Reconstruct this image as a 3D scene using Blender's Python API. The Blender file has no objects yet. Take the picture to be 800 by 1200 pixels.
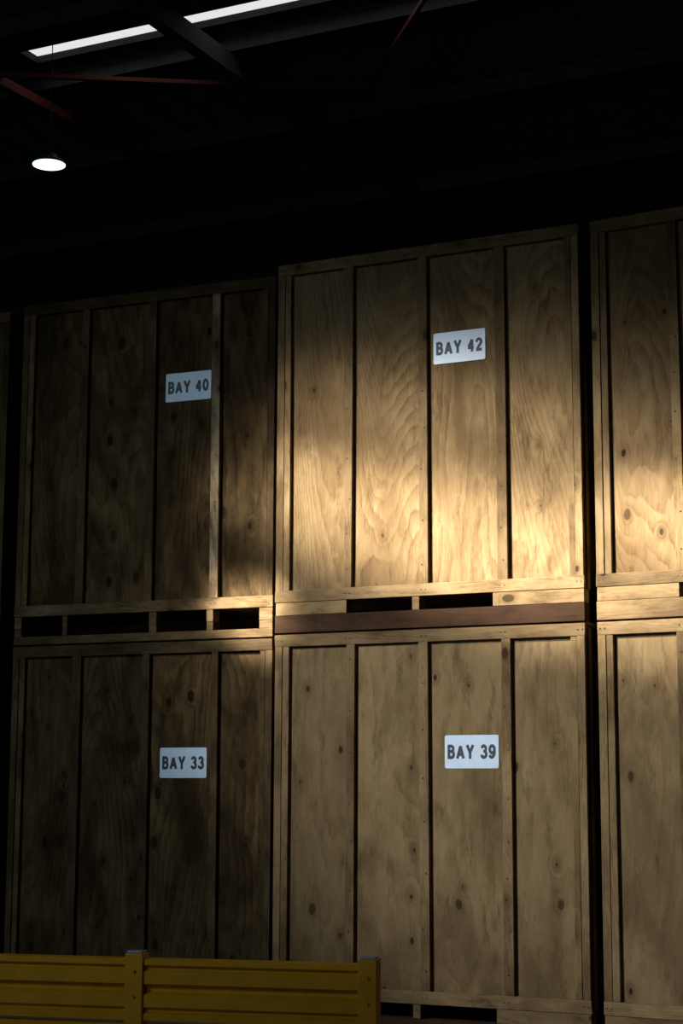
import bpy, bmesh, math, random
from mathutils import Vector, Matrix
random.seed(7)
S=bpy.context.scene
C=S.collection
try:
    S.view_settings.view_transform='Standard'; S.view_settings.look='None'
except Exception: pass

# ---------------------------------------------------------------- helpers
def link(o,parent=None):
    C.objects.link(o)
    if parent is not None: o.parent=parent
    return o
def empty(name,loc=(0,0,0),rz=0,parent=None):
    e=bpy.data.objects.new(name,None); e.location=loc; e.rotation_euler=(0,0,rz); e.empty_display_size=.2
    return link(e,parent)

class MB:
    """mesh builder: boxes with a per-piece seed attribute used by the wood shaders"""
    def __init__(s): s.v=[];s.f=[];s.c=[]
    def box(s,x0,x1,y0,y1,z0,z1,seed=None,jit=0,tone=None):
        b=len(s.v); j=lambda:random.uniform(-jit,jit)
        a=[j(),j(),j(),j()]
        P=[(x0+a[0],y0,z0),(x1+a[1],y0,z0),(x1+a[1],y1,z0),(x0+a[0],y1,z0),(x0+a[2],y0,z1),(x1+a[3],y0,z1),(x1+a[3],y1,z1),(x0+a[2],y1,z1)]
        s.v+=P
        sd=(random.random(),random.random(),random.random() if tone is None else tone,1)
        for q in ((0,1,5,4),(1,2,6,5),(2,3,7,6),(3,0,4,7),(4,5,6,7),(3,2,1,0)):
            s.f.append(tuple(b+i for i in q)); s.c.append(sd)
    def tube(s,p,q,w,h):
        p=Vector(p);q=Vector(q);d=(q-p).normalized()
        up=Vector((0,0,1)) if abs(d.z)<.9 else Vector((0,1,0))
        r=d.cross(up).normalized()*w/2; u=r.cross(d).normalized()*h/2
        b=len(s.v)
        for o in (p,q):
            for a in (-r-u,r-u,r+u,-r+u): s.v.append(tuple(o+a))
        sd=(random.random(),random.random(),random.random(),1)
        for f in ((0,1,2,3),(7,6,5,4),(0,4,5,1),(1,5,6,2),(2,6,7,3),(3,7,4,0)):
            s.f.append(tuple(b+i for i in f)); s.c.append(sd)
    def obj(s,name,mat,parent=None,bevel=0):
        m=bpy.data.meshes.new(name); m.from_pydata(s.v,[],s.f)
        at=m.color_attributes.new('seed','FLOAT_COLOR','CORNER')
        k=0
        for p,c in zip(m.polygons,s.c):
            for _ in p.loop_indices:
                at.data[k].color=c; k+=1
        bm=bmesh.new(); bm.from_mesh(m); bmesh.ops.recalc_face_normals(bm,faces=bm.faces); bm.to_mesh(m); bm.free()
        m.materials.append(mat)
        o=bpy.data.objects.new(name,m); link(o,parent)
        if bevel:
            b=o.modifiers.new('bevel','BEVEL'); b.width=bevel; b.segments=2; b.limit_method='ANGLE'
        return o

class NT:
    def __init__(s,name):
        s.m=bpy.data.materials.new(name); s.m.use_nodes=True; s.t=s.m.node_tree; s.b=s.t.nodes['Principled BSDF']
    def n(s,typ,ins=None,**kw):
        x=s.t.nodes.new(typ)
        for k,v in kw.items(): setattr(x,k,v)
        for k,v in (ins or {}).items():
            if isinstance(v,bpy.types.NodeSocket): s.t.links.new(v,x.inputs[k])
            else: x.inputs[k].default_value=v
        return x
    def math(s,op,a,b=0,c=0):
        return s.n('ShaderNodeMath',{0:a,1:b,2:c},operation=op).outputs[0]
    def vm(s,op,a,b=(0,0,0)):
        return s.n('ShaderNodeVectorMath',{0:a,1:b},operation=op).outputs[0]
    def ramp(s,fac,st,interp='LINEAR'):
        r=s.n('ShaderNodeValToRGB',{0:fac}); e=r.color_ramp.elements; r.color_ramp.interpolation=interp
        while len(e)<len(st): e.new(.5)
        for i,(p,c) in enumerate(st): e[i].position=p; e[i].color=tuple(c)+(1,) if len(c)==3 else c
        return r.outputs[0]
    def mix(s,f,a,b,bt='MIX'):
        x=s.n('ShaderNodeMix',data_type='RGBA',blend_type=bt)
        for i,v in ((0,f),(6,a),(7,b)):
            if isinstance(v,bpy.types.NodeSocket): s.t.links.new(v,x.inputs[i])
            else: x.inputs[i].default_value=v if i==0 else tuple(v)+(1,)
        return x.outputs[2]
    def out(s,col=None,rough=.6,**k):
        if col is not None:
            if isinstance(col,bpy.types.NodeSocket): s.t.links.new(col,s.b.inputs['Base Color'])
            else: s.b.inputs['Base Color'].default_value=tuple(col)+(1,)
        s.b.inputs['Roughness'].default_value=rough
        for a,v in k.items():
            a=a.replace('_',' ')
            if isinstance(v,bpy.types.NodeSocket): s.t.links.new(v,s.b.inputs[a])
            else: s.b.inputs[a].default_value=v
        return s.m

K=.52
def wood(name,light,mid,dark,contrast=1.0,rings=16,sx=1.6,sz=.35,knot_scale=3.2,knot_r=.045,knot_prob=.5,tonevar=.35,stain=.5,ringc=.3,water=.45):
    light,mid,dark=[(q[0]*K*1.01,q[1]*K,q[2]*K*.98) for q in (light,mid,dark)]
    w=NT(name)
    co=w.n('ShaderNodeTexCoord').outputs['Object']
    sd=w.n('ShaderNodeAttribute',attribute_name='seed').outputs['Color']
    off=w.vm('MULTIPLY',sd,(37,0,53))
    p=w.vm('ADD',co,off)
    sp=w.n('ShaderNodeSeparateXYZ',{0:p})
    kp=w.n('ShaderNodeCombineXYZ',{0:sp.outputs[0],1:w.math('MULTIPLY',sp.outputs[2],.62)}).outputs[0]
    vo=w.n('ShaderNodeTexVoronoi',{'Vector':kp,'Scale':knot_scale,'Randomness':1.0},feature='F1',voronoi_dimensions='2D')
    d=w.math('DIVIDE',vo.outputs['Distance'],knot_scale)
    sepc=w.n('ShaderNodeSeparateColor',{0:vo.outputs['Color']})
    has=w.math('LESS_THAN',sepc.outputs[0],knot_prob)
    infl=w.math('MULTIPLY',w.math('POWER',2.718,w.math('MULTIPLY',w.math('MULTIPLY',d,d),-900)),has)
    q=w.vm('MULTIPLY',p,(sx,0,sz))
    n1=w.n('ShaderNodeTexNoise',{'Vector':q,'Scale':1.0,'Detail':1.5,'Roughness':.4,'Distortion':.2}).outputs['Fac']
    wob=w.n('ShaderNodeTexNoise',{'Vector':w.vm('MULTIPLY',p,(16,0,7)),'Scale':1.0,'Detail':3}).outputs['Fac']
    field=w.math('ADD',w.math('ADD',w.math('MULTIPLY',n1,rings),w.math('MULTIPLY',infl,1.8)),w.math('MULTIPLY',wob,.9))
    fr=w.math('FRACT',field)
    ring=w.ramp(fr,[(0,(1,1,1)),(.3,(.8,.8,.8)),(.75,(.25,.25,.25)),(.88,(0,0,0)),(1,(1,1,1))])
    gm=w.n('ShaderNodeTexNoise',{'Vector':w.vm('MULTIPLY',p,(5,0,1.3)),'Scale':1.0,'Detail':2}).outputs['Fac']
    gmask=w.ramp(gm,[(.3,(.15,.15,.15)),(.65,(1,1,1))])
    fib=w.n('ShaderNodeTexNoise',{'Vector':w.vm('MULTIPLY',p,(150,0,7)),'Scale':1.0,'Detail':3,'Roughness':.7}).outputs['Fac']
    blot=w.n('ShaderNodeTexNoise',{'Vector':w.vm('MULTIPLY',p,(5.5,0,2.6)),'Scale':1.0,'Detail':7,'Roughness':.66}).outputs['Fac']
    g=w.math('ADD',w.math('MULTIPLY',w.math('MULTIPLY',w.math('SUBTRACT',ring,.55),ringc*contrast),gmask),w.math('MULTIPLY',w.math('SUBTRACT',fib,.5),.75*contrast))
    g=w.math('ADD',w.math('ADD',g,.52),w.math('MULTIPLY',w.math('SUBTRACT',blot,.5),3.0*stain))
    col=w.ramp(g,[(0,dark),(.45,mid),(1,light)])
    sps=w.n('ShaderNodeSeparateColor',{0:sd})
    tone=w.math('ADD',w.math('MULTIPLY',sps.outputs[2],tonevar),1-tonevar*.6)
    tc=w.n('ShaderNodeCombineColor',{0:tone,1:tone,2:tone}).outputs[0]
    col=w.mix(1.0,col,tc,'MULTIPLY')
    wn=w.n('ShaderNodeTexNoise',{'Vector':w.vm('MULTIPLY',p,(2.6,0,1.1)),'Scale':1.0,'Detail':5,'Roughness':.6,'Distortion':.6}).outputs['Fac']
    col=w.mix(w.ramp(wn,[(.47,(0,0,0)),(.63,(water,water,water))]),col,tuple(c*.9 for c in dark))
    dn=w.n('ShaderNodeTexNoise',{'Vector':w.vm('MULTIPLY',p,(11,0,2.6)),'Scale':1.0,'Detail':8,'Roughness':.78}).outputs['Fac']
    dm=w.ramp(dn,[(.53,(0,0,0)),(.68,(.75,.75,.75))])
    col=w.mix(dm,col,tuple(c*.6 for c in dark))
    sn=w.n('ShaderNodeTexNoise',{'Vector':w.vm('MULTIPLY',p,(30,0,11)),'Scale':1.0,'Detail':8,'Roughness':.8}).outputs['Fac']
    col=w.mix(w.ramp(sn,[(.62,(0,0,0)),(.72,(.4,.4,.4))]),col,tuple(min(.6,c*1.25) for c in light))
    halo=w.math('MULTIPLY',infl,.6)
    col=w.mix(halo,col,tuple(c*.8 for c in dark))
    kr=w.math('ADD',w.math('MULTIPLY',w.math('POWER',sepc.outputs[1],2.0),knot_r*1.3),knot_r*.3)
    wb=w.math('ADD',d,w.math('MULTIPLY',w.math('SUBTRACT',wob,.5),.02))
    km=w.math('MULTIPLY',w.math('LESS_THAN',wb,kr),has)
    col=w.mix(w.math('MULTIPLY',km,w.math('ADD',w.math('MULTIPLY',sepc.outputs[2],.4),.5)),col,(.012,.006,.003))
    h=w.math('ADD',w.math('MULTIPLY',fib,.6),w.math('MULTIPLY',ring,.3))
    bp=w.n('ShaderNodeBump',{'Height':h,'Strength':.3,'Distance':.002}).outputs[0]
    return w.out(col,.85,Normal=bp,Specular_IOR_Level=.08)

ply_up=wood('plywood_pine_grainy',(.58,.40,.20),(.38,.245,.112),(.17,.097,.038),1.15,rings=52,sx=1.2,sz=.26,knot_r=.014,knot_prob=.42,stain=.42,ringc=.42,water=.45)
ply_lo=wood('plywood_pine_smooth',(.50,.355,.18),(.36,.243,.115),(.17,.105,.046),.85,rings=22,sx=1.3,knot_scale=4.2,knot_r=.016,knot_prob=.48,stain=.45,ringc=.4,water=.55)
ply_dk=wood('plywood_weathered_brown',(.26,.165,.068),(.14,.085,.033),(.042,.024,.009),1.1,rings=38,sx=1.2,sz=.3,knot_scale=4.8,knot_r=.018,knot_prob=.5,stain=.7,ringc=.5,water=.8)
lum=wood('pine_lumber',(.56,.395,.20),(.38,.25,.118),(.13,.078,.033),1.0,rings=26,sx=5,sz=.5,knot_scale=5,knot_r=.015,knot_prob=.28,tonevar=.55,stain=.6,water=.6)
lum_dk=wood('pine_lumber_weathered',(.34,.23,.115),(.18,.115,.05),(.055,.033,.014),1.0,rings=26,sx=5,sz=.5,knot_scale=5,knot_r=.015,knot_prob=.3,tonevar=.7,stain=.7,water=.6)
lum_pale=wood('pine_lumber_pale',(.64,.50,.32),(.38,.28,.16),(.12,.075,.035),1.3,rings=26,sx=5,sz=.5,knot_scale=5,knot_r=.015,knot_prob=.3,tonevar=.2,stain=1.0,water=.8)
skid_dk=wood('hardwood_skid_brown',(.16,.085,.045),(.10,.052,.028),(.04,.02,.01),.8,rings=10,sx=6,sz=1,knot_prob=.2,knot_r=.01)

def metal(name,col,rough=.5,metallic=.0,var=.3,spec=.5):
    w=NT(name); co=w.n('ShaderNodeTexCoord').outputs['Object']
    n=w.n('ShaderNodeTexNoise',{'Vector':co,'Scale':6,'Detail':6,'Roughness':.65}).outputs['Fac']
    c=w.ramp(n,[(.3,tuple(x*(1-var) for x in col)),(.7,tuple(x*(1+var*.4) for x in col))])
    return w.out(c,rough,Metallic=metallic,Specular_IOR_Level=spec)
m_yel=metal('safety_yellow_paint',(.64,.31,.005),.5,spec=.2,var=.2)
m_cap=metal('galvanised_cap',(.3,.38,.47),.45,.2)
m_nail=metal('rusty_nail_heads',(.03,.02,.015),.7,.2)
m_red=metal('red_oxide_steel',(.20,.028,.014),.6)
m_gal=metal('galvanised_purlin',(.085,.095,.095),.7,.0,spec=.2)
m_sheet=metal('roof_sheet_dark',(.12,.13,.14),.7)
m_flash=metal('rooflight_flashing_dark',(.03,.033,.035),.8,spec=.1)
m_wall=metal('wall_cladding_dark',(.05,.055,.06),.8)
m_conc=metal('concrete_floor_grey',(.22,.215,.205),.85)
m_blk=NT('black_vinyl_lettering').out((.012,.014,.018),.5)
sg=NT('sign_white_plastic'); co=sg.n('ShaderNodeTexCoord').outputs['Object']
nn=sg.n('ShaderNodeTexNoise',{'Vector':co,'Scale':14,'Detail':4}).outputs['Fac']
m_sign=sg.out(sg.ramp(nn,[(.3,(.58,.71,.83)),(.7,(.66,.79,.90))]),.35)
m_lamp=NT('led_diffuser').out((.9,.95,1),.3,Emission_Color=(.62,.86,1,1),Emission_Strength=2.6)
m_hous=metal('lamp_housing_grey',(.08,.09,.1),.5,.0)

# ---------------------------------------------------------------- crates
W=2.13; H=2.3046; D=1.5; RC=.034
def crate(loc,rz,ply,lumb,skid,boff=(0,0,0),pale=None,open_l=False,w=W):
    e=empty('wooden_storage_crate',loc,rz)
    b0=.214; t=b0+H
    st=[0,.53,1.065,1.60,w]
    pan=MB()
    edges=[.02]+[st[i]+boff[i-1] for i in (1,2,3)]+[w-.02]
    for i in range(4):
        pan.box(edges[i]+.002,edges[i+1]-.002,RC,RC+.014,b0+.01,t-.01)
    pan.obj('plywood_panels',ply,e)
    c=MB()
    c.box(.012,.026,RC+.02,D-.02,b0,t-.02); c.box(w-.026,w-.012,RC+.02,D-.02,b0,t-.02)
    c.box(.02,w-.02,D-.03,D-.016,b0,t-.02); c.box(.012,w-.012,RC+.02,D-.02,t-.022,t-.006)
    c.box(.012,w-.012,RC+.02,D-.02,b0+.002,b0+.02)
    c.obj('plywood_carcass',ply_dk,e)
    f=MB(); nl=MB()
    rh=.078
    f.box(0,.050,0,RC-.001,b0+rh,t-rh,jit=.002); f.box(.054,.098,.004,RC-.001,b0+rh,t-rh,jit=.003)
    f.box(w-.050,w,0,RC-.001,b0+rh,t-rh,jit=.002); f.box(w-.092,w-.054,.005,RC-.001,b0+rh,t-rh,jit=.003)
    for i in (1,2,3):
        x=st[i]+boff[i-1]
        z=b0+.2
        while z<t-.15:
            xx=x+random.uniform(-.012,.012); nl.box(xx-.004,xx+.004,-.003,.002,z-.004,z+.004); z+=random.uniform(.2,.34)
        if pale==i: continue
        f.box(x-.032,x+.030,0.001,RC-.001,b0+rh,t-rh,jit=.007)
    for i in (0,1,2,3,4):
        for zz in (b0+rh/2,t-rh/2):
            for dx in (-.014,.016):
                xx=min(max(st[i],.03),w-.03)+dx; nl.box(xx-.004,xx+.004,-.0055,0,zz-.004,zz+.004)
    for x0,x1 in ((-.0,.011),(w-.011,w)):
        for k in range(4):
            y=.08+k*.44; f.box(x0,x1,y,y+.05,b0,t-.02)
    f.obj('frame_battens',lumb,e,.002)
    nl.obj('nail_heads',m_nail,e)
    r=MB()
    r.box(-.004,w+.004,-.004,RC-.001,b0,b0+rh,jit=.002); r.box(-.002,w+.002,-.002,RC-.001,t-rh,t,jit=.002)
    r.box(0,w,RC+.02,D-.02,t-.006,t+.012)
    r.obj('frame_rails',lumb_h[lumb],e,.003)
    if pale is not None:
        p=MB(); x=st[pale]+boff[pale-1]; p.box(x-.035,x+.03,-.002,RC-.001,b0+rh,t-rh,jit=.006,tone=1.0); p.obj('replacement_batten',lum_pale,e,.003)
    k=MB()
    z0,z1=.128,.212
    if open_l: blocks=[(0,.06),(.40,.44),(1.10,1.16),(1.55,1.60),(w-.10,w)]
    else: blocks=[(0,.52),(.985,1.035),(1.535,w)]
    for a,b in blocks:
        k.box(a,b,.002,.10,z0,z1,tone=random.uniform(.5,1))
        k.box(a,b,D-.12,D-.02,z0,z1)
    k.obj('skid_blocks',lumb_h[lumb],e,.003)
    s=MB(); 
    if open_l: s.box(-.003,w+.003,-.002,.10,.012,.07)
    else: s.box(-.003,w+.003,-.002,.10,.012,.126)
    s.box(0,w,D-.12,D-.02,.012,.126); s.box(.0,w,.7,.8,.012,.212)
    if open_l:
        for a,b in blocks: s.box(a,b,.004,.10,.07,.127)
    s.obj('skid_plank',skid,e,.004)
    return e
def horiz(m):
    n=m.copy(); n.name=m.name+'_horizontal'
    t=n.node_tree
    tc=[x for x in t.nodes if x.type=='TEX_COORD'][0]
    add=[l.to_node for l in t.links if l.from_node==tc][0]
    mp=t.nodes.new('ShaderNodeMapping'); mp.inputs['Rotation'].default_value=(0,math.pi/2,0)
    t.links.new(tc.outputs['Object'],mp.inputs['Vector']); t.links.new(mp.outputs[0],add.inputs[0])
    return n
lumb_h={lum:horiz(lum),lum_dk:horiz(lum_dk)}
skid_dk=horiz(skid_dk)

def place(x,y,rz,plyU,plyL,lU,lL,skU,skL,**k):
    kU=k.get('U',{});kL=k.get('L',{})
    a=crate((x,y,-.064),rz,plyL,lL,skL,**kL)
    b=crate((x,y,2.4546),rz,plyU,lU,skU,**kU)
    return a,b
cL,cU=place(0,0,0,ply_up,ply_lo,lum,lum,skid_dk,skid_dk,L=dict(boff=(.02,.0,.02)))
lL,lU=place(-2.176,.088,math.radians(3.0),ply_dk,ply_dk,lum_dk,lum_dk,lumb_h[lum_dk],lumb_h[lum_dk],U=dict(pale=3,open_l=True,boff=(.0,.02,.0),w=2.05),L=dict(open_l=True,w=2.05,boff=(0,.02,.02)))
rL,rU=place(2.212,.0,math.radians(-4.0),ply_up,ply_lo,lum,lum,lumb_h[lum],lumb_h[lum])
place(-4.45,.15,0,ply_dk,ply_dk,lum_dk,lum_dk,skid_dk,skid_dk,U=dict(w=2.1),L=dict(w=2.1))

# ---------------------------------------------------------------- signs : bold grotesque lettering built from strokes
def arc(cx,cy,rx,ry,a0,a1,n=14):
    return [(cx+rx*math.cos(math.radians(a0+(a1-a0)*i/n)),cy+ry*math.sin(math.radians(a0+(a1-a0)*i/n))) for i in range(n+1)]
GL={
 'B':(.54,[[(0,-.13),(0,1.13)],[(0,1),(.28,1)]+arc(.28,.765,.20,.235,90,-90)+[(0,.53)],[(.28,.53)]+arc(.29,.265,.24,.265,90,-90)+[(0,0)]]),
 'A':(.68,[[(0,-.10),(.34,1.0)],[(.68,-.10),(.34,1.0)],[(.12,.27),(.56,.27)]]),
 'Y':(.66,[[(0,1.10),(.33,.42)],[(.66,1.10),(.33,.42)],[(.33,.44),(.33,-.13)]]),
 ' ':(.16,[]),
 '0':(.50,[arc(.25,.5,.25,.5,0,360,28)]),
 '2':(.50,[arc(.25,.74,.25,.26,175,-35)+[(.04,.04)],[(-.08,0),(.58,0)]]),
 '3':(.50,[arc(.24,.76,.22,.24,160,-90),arc(.24,.26,.26,.27,90,-165)]),
 '4':(.52,[[(.38,-.13),(.38,1.0)],[(.38,1.02),(-.03,.30)],[(-.08,.25),(.58,.25)]]),
 '9':(.50,[arc(.25,.69,.25,.31,0,360,24),arc(.20,.5,.30,.5,22,-135)]),
}
def lettering(txt,parent,width,height):
    sw=.29; gap=.38
    segs=[];x=0
    for ch in txt:
        w,L=GL[ch]
        for pl in L: segs.append([(x+a,b) for a,b in pl])
        x+=w+gap
    tot=x-gap+sw; s_z=height/(1+sw); s_x=width/tot
    V=[];Fc=[];k=0
    def P(a,b,l): V.append(((a+sw/2)*s_x-width/2,-.0029-l,(b+sw/2)*s_z-height/2))
    for pl in segs:
        for i in range(len(pl)-1):
            (x0,y0),(x1,y1)=pl[i],pl[i+1]; d=math.hypot(x1-x0,y1-y0)
            if d<1e-6: continue
            nx,ny=-(y1-y0)/d*sw/2,(x1-x0)/d*sw/2; b=len(V); k+=1; l=.000006*(k%60)
            P(x0+nx,y0+ny,l);P(x0-nx,y0-ny,l);P(x1-nx,y1-ny,l);P(x1+nx,y1+ny,l); Fc.append((b,b+1,b+2,b+3))
            if i>0:
                b=len(V); k+=1; l=.000006*(k%60)
                for j in range(12): P(x0+sw/2*math.cos(j*math.pi/6),y0+sw/2*math.sin(j*math.pi/6),l)
                Fc.append(tuple(range(b,b+12)))
    m=bpy.data.meshes.new('lettering'); m.from_pydata(V,[],Fc); m.materials.append(m_blk)
    bm=bmesh.new(); bm.from_mesh(m)
    for f in bm.faces:
        f.normal_update()
        if f.normal.y>0: f.normal_flip()
    bm.to_mesh(m); bm.free()
    link(bpy.data.objects.new('lettering',m),parent)
def sign(txt,crt,x,z):
    e=empty('bay_number_sign',(0,0,0)); e.parent=crt; e.location=(x,RC-.004,z)
    w,h=.36,.205
    bm=bmesh.new(); bmesh.ops.create_cube(bm,size=1)
    for v in bm.verts: v.co=Vector((v.co.x*w,v.co.y*.005,v.co.z*h))
    ed=[q for q in bm.edges if abs(q.verts[0].co.y-q.verts[1].co.y)>.001]
    bmesh.ops.bevel(bm,geom=ed,offset=.006,segments=3,affect='EDGES')
    m=bpy.data.meshes.new('sign_plate'); bm.to_mesh(m); bm.free(); m.materials.append(m_sign)
    link(bpy.data.objects.new('sign_plate',m),e)
    lettering(txt,e,.322,.090)
    return e
sign('BAY 42',cU,1.31,4.275-2.4546)
sign('BAY 39',cL,1.375,1.685+.064)
sign('BAY 40',lU,1.365,4.255-2.4546)
sign('BAY 33',lL,1.375,1.63+.064)

# ---------------------------------------------------------------- barrier
p1=Vector((.704,-2.70,0)); p2=Vector((1.85,-2.45,0)); dv=(p2-p1); L=dv.length; ang=math.atan2(dv.y,dv.x)
bar=empty('safety_guard_barrier',p1,ang)
def post(x):
    m=MB(); m.box(x-.047,x+.047,-.045,.045,-.05,.645); m.box(x-.09,x+.09,-.09,.09,-.064,-.05)
    m.obj('post',m_yel,bar,.006)
    m=MB(); m.box(x-.038,x+.038,-.038,.038,.645,.657); m.obj('post_cap',m_cap,bar,.003)
    for dz in (.56,.44):
        bm=bmesh.new(); bmesh.ops.create_cone(bm,cap_ends=True,segments=6,radius1=.008,radius2=.008,depth=.010,matrix=Matrix.Translation((x,-.050,dz))@Matrix.Rotation(math.pi/2,4,'X'))
        me=bpy.data.meshes.new('bolt'); bm.to_mesh(me); bm.free(); me.materials.append(m_yel); link(bpy.data.objects.new('bolt',me),bar)
for x in (0,L,-L*1.05*1.0): post(x)
def rail(x0,x1,zt=.620,h=.295):
    prof=[(.01,0),(-.03,-.004),(-.03,-.028),(-.008,-.04),(-.008,-.052),(-.03,-.064),(-.03,-.118),(.002,-.134),(.002,-.158),(-.03,-.174),(-.03,-.228),(-.008,-.240),(-.008,-.252),(-.03,-.264),(-.03,-h+.004),(.01,-h)]
    bm=bmesh.new(); A=[bm.verts.new((x0,y,zt+z)) for y,z in prof]; B=[bm.verts.new((x1,y,zt+z)) for y,z in prof]
    for i in range(len(prof)-1): bm.faces.new((A[i],A[i+1],B[i+1],B[i]))
    bmesh.ops.recalc_face_normals(bm,faces=bm.faces)
    me=bpy.data.meshes.new('corrugated_rail'); bm.to_mesh(me); bm.free(); me.materials.append(m_yel)
    o=link(bpy.data.objects.new('corrugated_rail',me),bar)
    s=o.modifiers.new('s','SOLIDIFY'); s.thickness=.004; s.offset=1
    b=o.modifiers.new('b','BEVEL'); b.width=.004; b.segments=3
rail(.045,L-.045); rail(-L*1.05+.045,-.045); 
rail(.045,L-.045,.31,.295) ; rail(-L*1.05+.045,-.045,.31,.295)

# ---------------------------------------------------------------- building shell
FZ=-.064
def slab(name,x0,x1,y0,y1,z0,z1,mat):
    m=MB(); m.box(x0,x1,y0,y1,z0,z1); return m.obj(name,mat)
X0,X1,Y0,Y1=-16,16,-18,14
slab('floor',X0,X1,Y0,Y1,FZ-.2,FZ,m_conc)
slab('wall_back',X0,X1,Y1,Y1+.2,FZ,11,m_wall)
slab('wall_front',X0,X1,Y0-.2,Y0,FZ,11,m_wall)
slab('wall_left',X0-.2,X0,Y0-.2,Y1+.2,FZ,11,m_wall)
slab('wall_right',X1,X1+.2,Y0-.2,Y1+.2,FZ,11,m_wall)
RZ=8.55
def roof(x0,x1,y0,y1):
    n=int((x1-x0)/.10); bm=bmesh.new(); pr=None
    for i in range(n+1):
        x=x0+(x1-x0)*i/n; z=RZ+.04*(0.5-abs((i%4)-2)/2)
        a=bm.verts.new((x,y0,z)); b=bm.verts.new((x,y1,z))
        if pr: bm.faces.new((pr[0],a,b,pr[1]))
        pr=(a,b)
    return bm
SY0,SY1=2.98,3.29
e=empty('ceiling')
for a,b in ((Y0,SY0),(SY1,Y1)):
    bm=roof(X0,X1,a,b); me=bpy.data.meshes.new('roof_sheeting'); bm.to_mesh(me); bm.free(); me.materials.append(m_sheet); link(bpy.data.objects.new('roof_sheeting',me),e)
fl=MB(); fl.box(X0,X1,SY0-.12,SY0,RZ-.035,RZ+.05); fl.box(X0,X1,SY1,SY1+.12,RZ-.02,RZ+.05)
fl.box(X0,-4.5,SY0,SY1,RZ-.02,RZ+.05)
fl.obj('rooflight_flashing',m_flash,e)
pu=MB()
for y in (-14,-11.5,-9,-6.5,-4,-1.5,.7,2.35,3.55,5.6,8,10.5,13):
    pu.box(X0,X1,y-.03,y+.03,RZ-.20,RZ-.025); pu.box(X0,X1,y-.03,y+.06,RZ-.20,RZ-.195)
pu.obj('roof_purlins',m_gal,e)
rf=MB()
for x in (-8.6,-2.5,3.6,9.7):
    rf.box(x-.07,x+.07,Y0,Y1,RZ-.40,RZ-.21); 
rf.obj('roof_rafters',m_gal,e)
br=MB()
br.tube((-6,1.8,8.2),(-1.0,4.9,8.2),.04,.04)
br.tube((-4.62,1.2,8.15),(-4.40,6.0,8.15),.09,.09)
br.tube((.6,2.0,8.2),(-4.6,8.3,8.2),.04,.04)
br.obj('red_wind_bracing',m_red,e)

# ---------------------------------------------------------------- high bay lamp
lp=empty('high_bay_pendant_lamp',(-3.53,2.2,6.97))
def lathe(name,prof,mat,parent,seg=48):
    bm=bmesh.new(); rings=[]
    for r,z in prof: rings.append([bm.verts.new((r*math.cos(2*math.pi*i/seg),r*math.sin(2*math.pi*i/seg),z)) for i in range(seg)])
    for a,b in zip(rings,rings[1:]):
        for i in range(seg): bm.faces.new((a[i],a[(i+1)%seg],b[(i+1)%seg],b[i]))
    bm.faces.new(rings[0][::-1]); bm.faces.new(rings[-1])
    bmesh.ops.recalc_face_normals(bm,faces=bm.faces)
    me=bpy.data.meshes.new(name); bm.to_mesh(me); bm.free(); me.materials.append(mat)
    for p in me.polygons: p.use_smooth=True
    o=link(bpy.data.objects.new(name,me),parent); return o
lathe('led_diffuser',[(.145,0),(.145,.004)],m_lamp,lp)
lathe('lamp_housing',[(.148,.005),(.158,.003),(.160,.02),(.14,.035),(.09,.045),(.075,.09),(.02,.10),(.004,.11),(.004,RZ-.0-6.97)],m_hous,lp)

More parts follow.
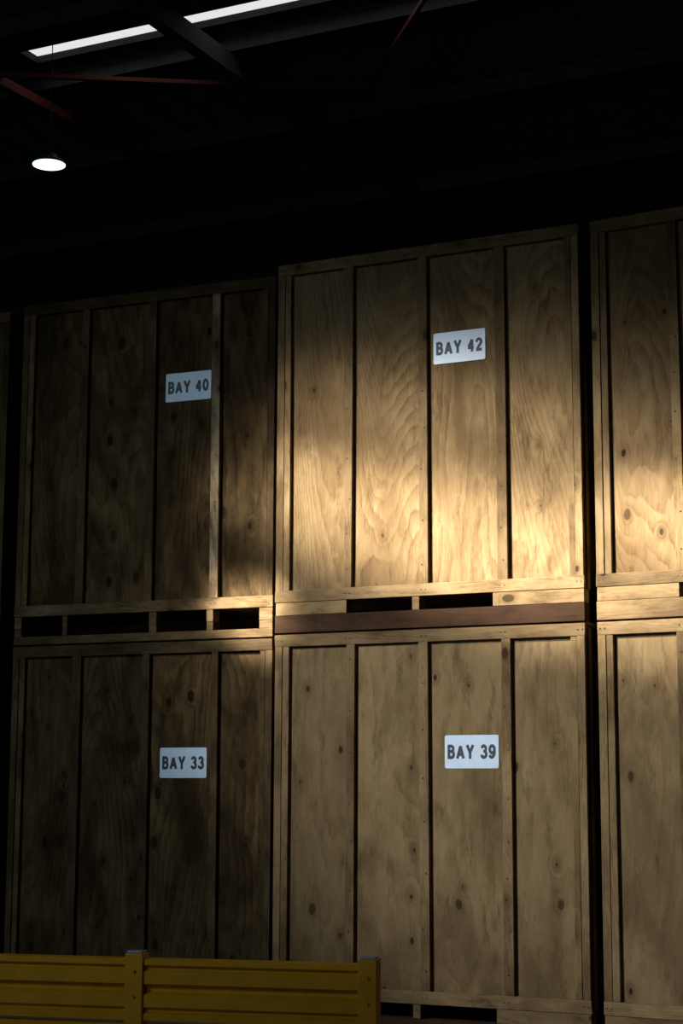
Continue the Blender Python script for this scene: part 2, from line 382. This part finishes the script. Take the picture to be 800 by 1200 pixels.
# ---------------------------------------------------------------- lights
def spot(name,loc,tgt,power,col,angle,blend=1,rad=.2,sx=1,sy=1):
    l=bpy.data.lights.new(name,'SPOT'); l.energy=power; l.color=col; l.spot_size=math.radians(angle); l.spot_blend=blend; l.shadow_soft_size=rad
    o=bpy.data.objects.new(name,l); o.location=loc
    o.rotation_euler=(Vector(tgt)-Vector(loc)).to_track_quat('-Z','Y').to_euler(); o.scale=(sx,sy,1)
    C.objects.link(o); return o
spot('daylight_key',(-4.0,-10.2,7.2),(2.15,0,2.02),5300,(.97,.98,1),32,1,.3,1,.70)
spot('daylight_wide',(-4.0,-12,6.5),(-.2,0,2.0),1400,(.66,.84,1),46,1,.8,1,.72)
SUN=(1,.94,.86)
spot('sun_patch',(-4,-8,8.2),(1.4,0,2.97),19000,SUN,23,1,.12,1.0,.24)
spot('sun_patch',(-4,-8,8.2),(1.6,0,3.25),6500,SUN,24,1,.12,1.0,.40)
spot('sun_patch',(-4,-8,8.2),(1.45,0,2.94),10500,SUN,11,1,.12,1.0,.38)
spot('sun_patch',(-3,-8,8.2),(2.74,0,3.0),27000,SUN,7.5,1,.12,1,.5)
spot('sun_patch',(-5,-8,8.2),(-.25,.1,2.66),70000,SUN,4.6,1,.12,1,.6)
al=bpy.data.lights.new('added_rear_fill','AREA'); al.shape='RECTANGLE'; al.size=5; al.size_y=4; al.energy=65; al.color=(.8,.92,1)  # weak cool area fill added behind the camera, no known opening there
ao=bpy.data.objects.new('added_rear_fill',al); ao.location=(0,Y0+.06,2.1); ao.rotation_euler=(math.radians(90),0,0); C.objects.link(ao)
dr=MB(); dr.box(-2.7,-2.5,Y0+.001,Y0+.16,FZ,4.3); dr.box(2.5,2.7,Y0+.001,Y0+.16,FZ,4.3); dr.box(-2.7,2.7,Y0+.001,Y0+.45,4.3,4.8)
dr.obj('added_fill_frame',m_gal)  # invented doorway frame set round the added fill light, out of view

wd=bpy.data.worlds.new('overcast_sky'); S.world=wd; wd.use_nodes=True
bg=wd.node_tree.nodes['Background']; bg.inputs[0].default_value=(.98,.99,.97,1); bg.inputs[1].default_value=.8

# ---------------------------------------------------------------- camera
f,yaw,pit,rol=2096.85,.4587,.1574,.0038
F=Vector((-math.sin(yaw)*math.cos(pit),math.cos(yaw)*math.cos(pit),math.sin(pit)))
R=Vector((math.cos(yaw),math.sin(yaw),0)); U=R.cross(F)
R2=R*math.cos(rol)+U*math.sin(rol); U2=U*math.cos(rol)-R*math.sin(rol)
cd=bpy.data.cameras.new('camera'); cd.sensor_fit='VERTICAL'; cd.sensor_height=36; cd.lens=f/1200*36; cd.clip_end=200
co=bpy.data.objects.new('camera',cd)
M=Matrix((R2,U2,-F)).transposed().to_4x4(); M.translation=Vector((5.6018,-10.3648,1.4107)); co.matrix_world=M
C.objects.link(co); S.camera=co
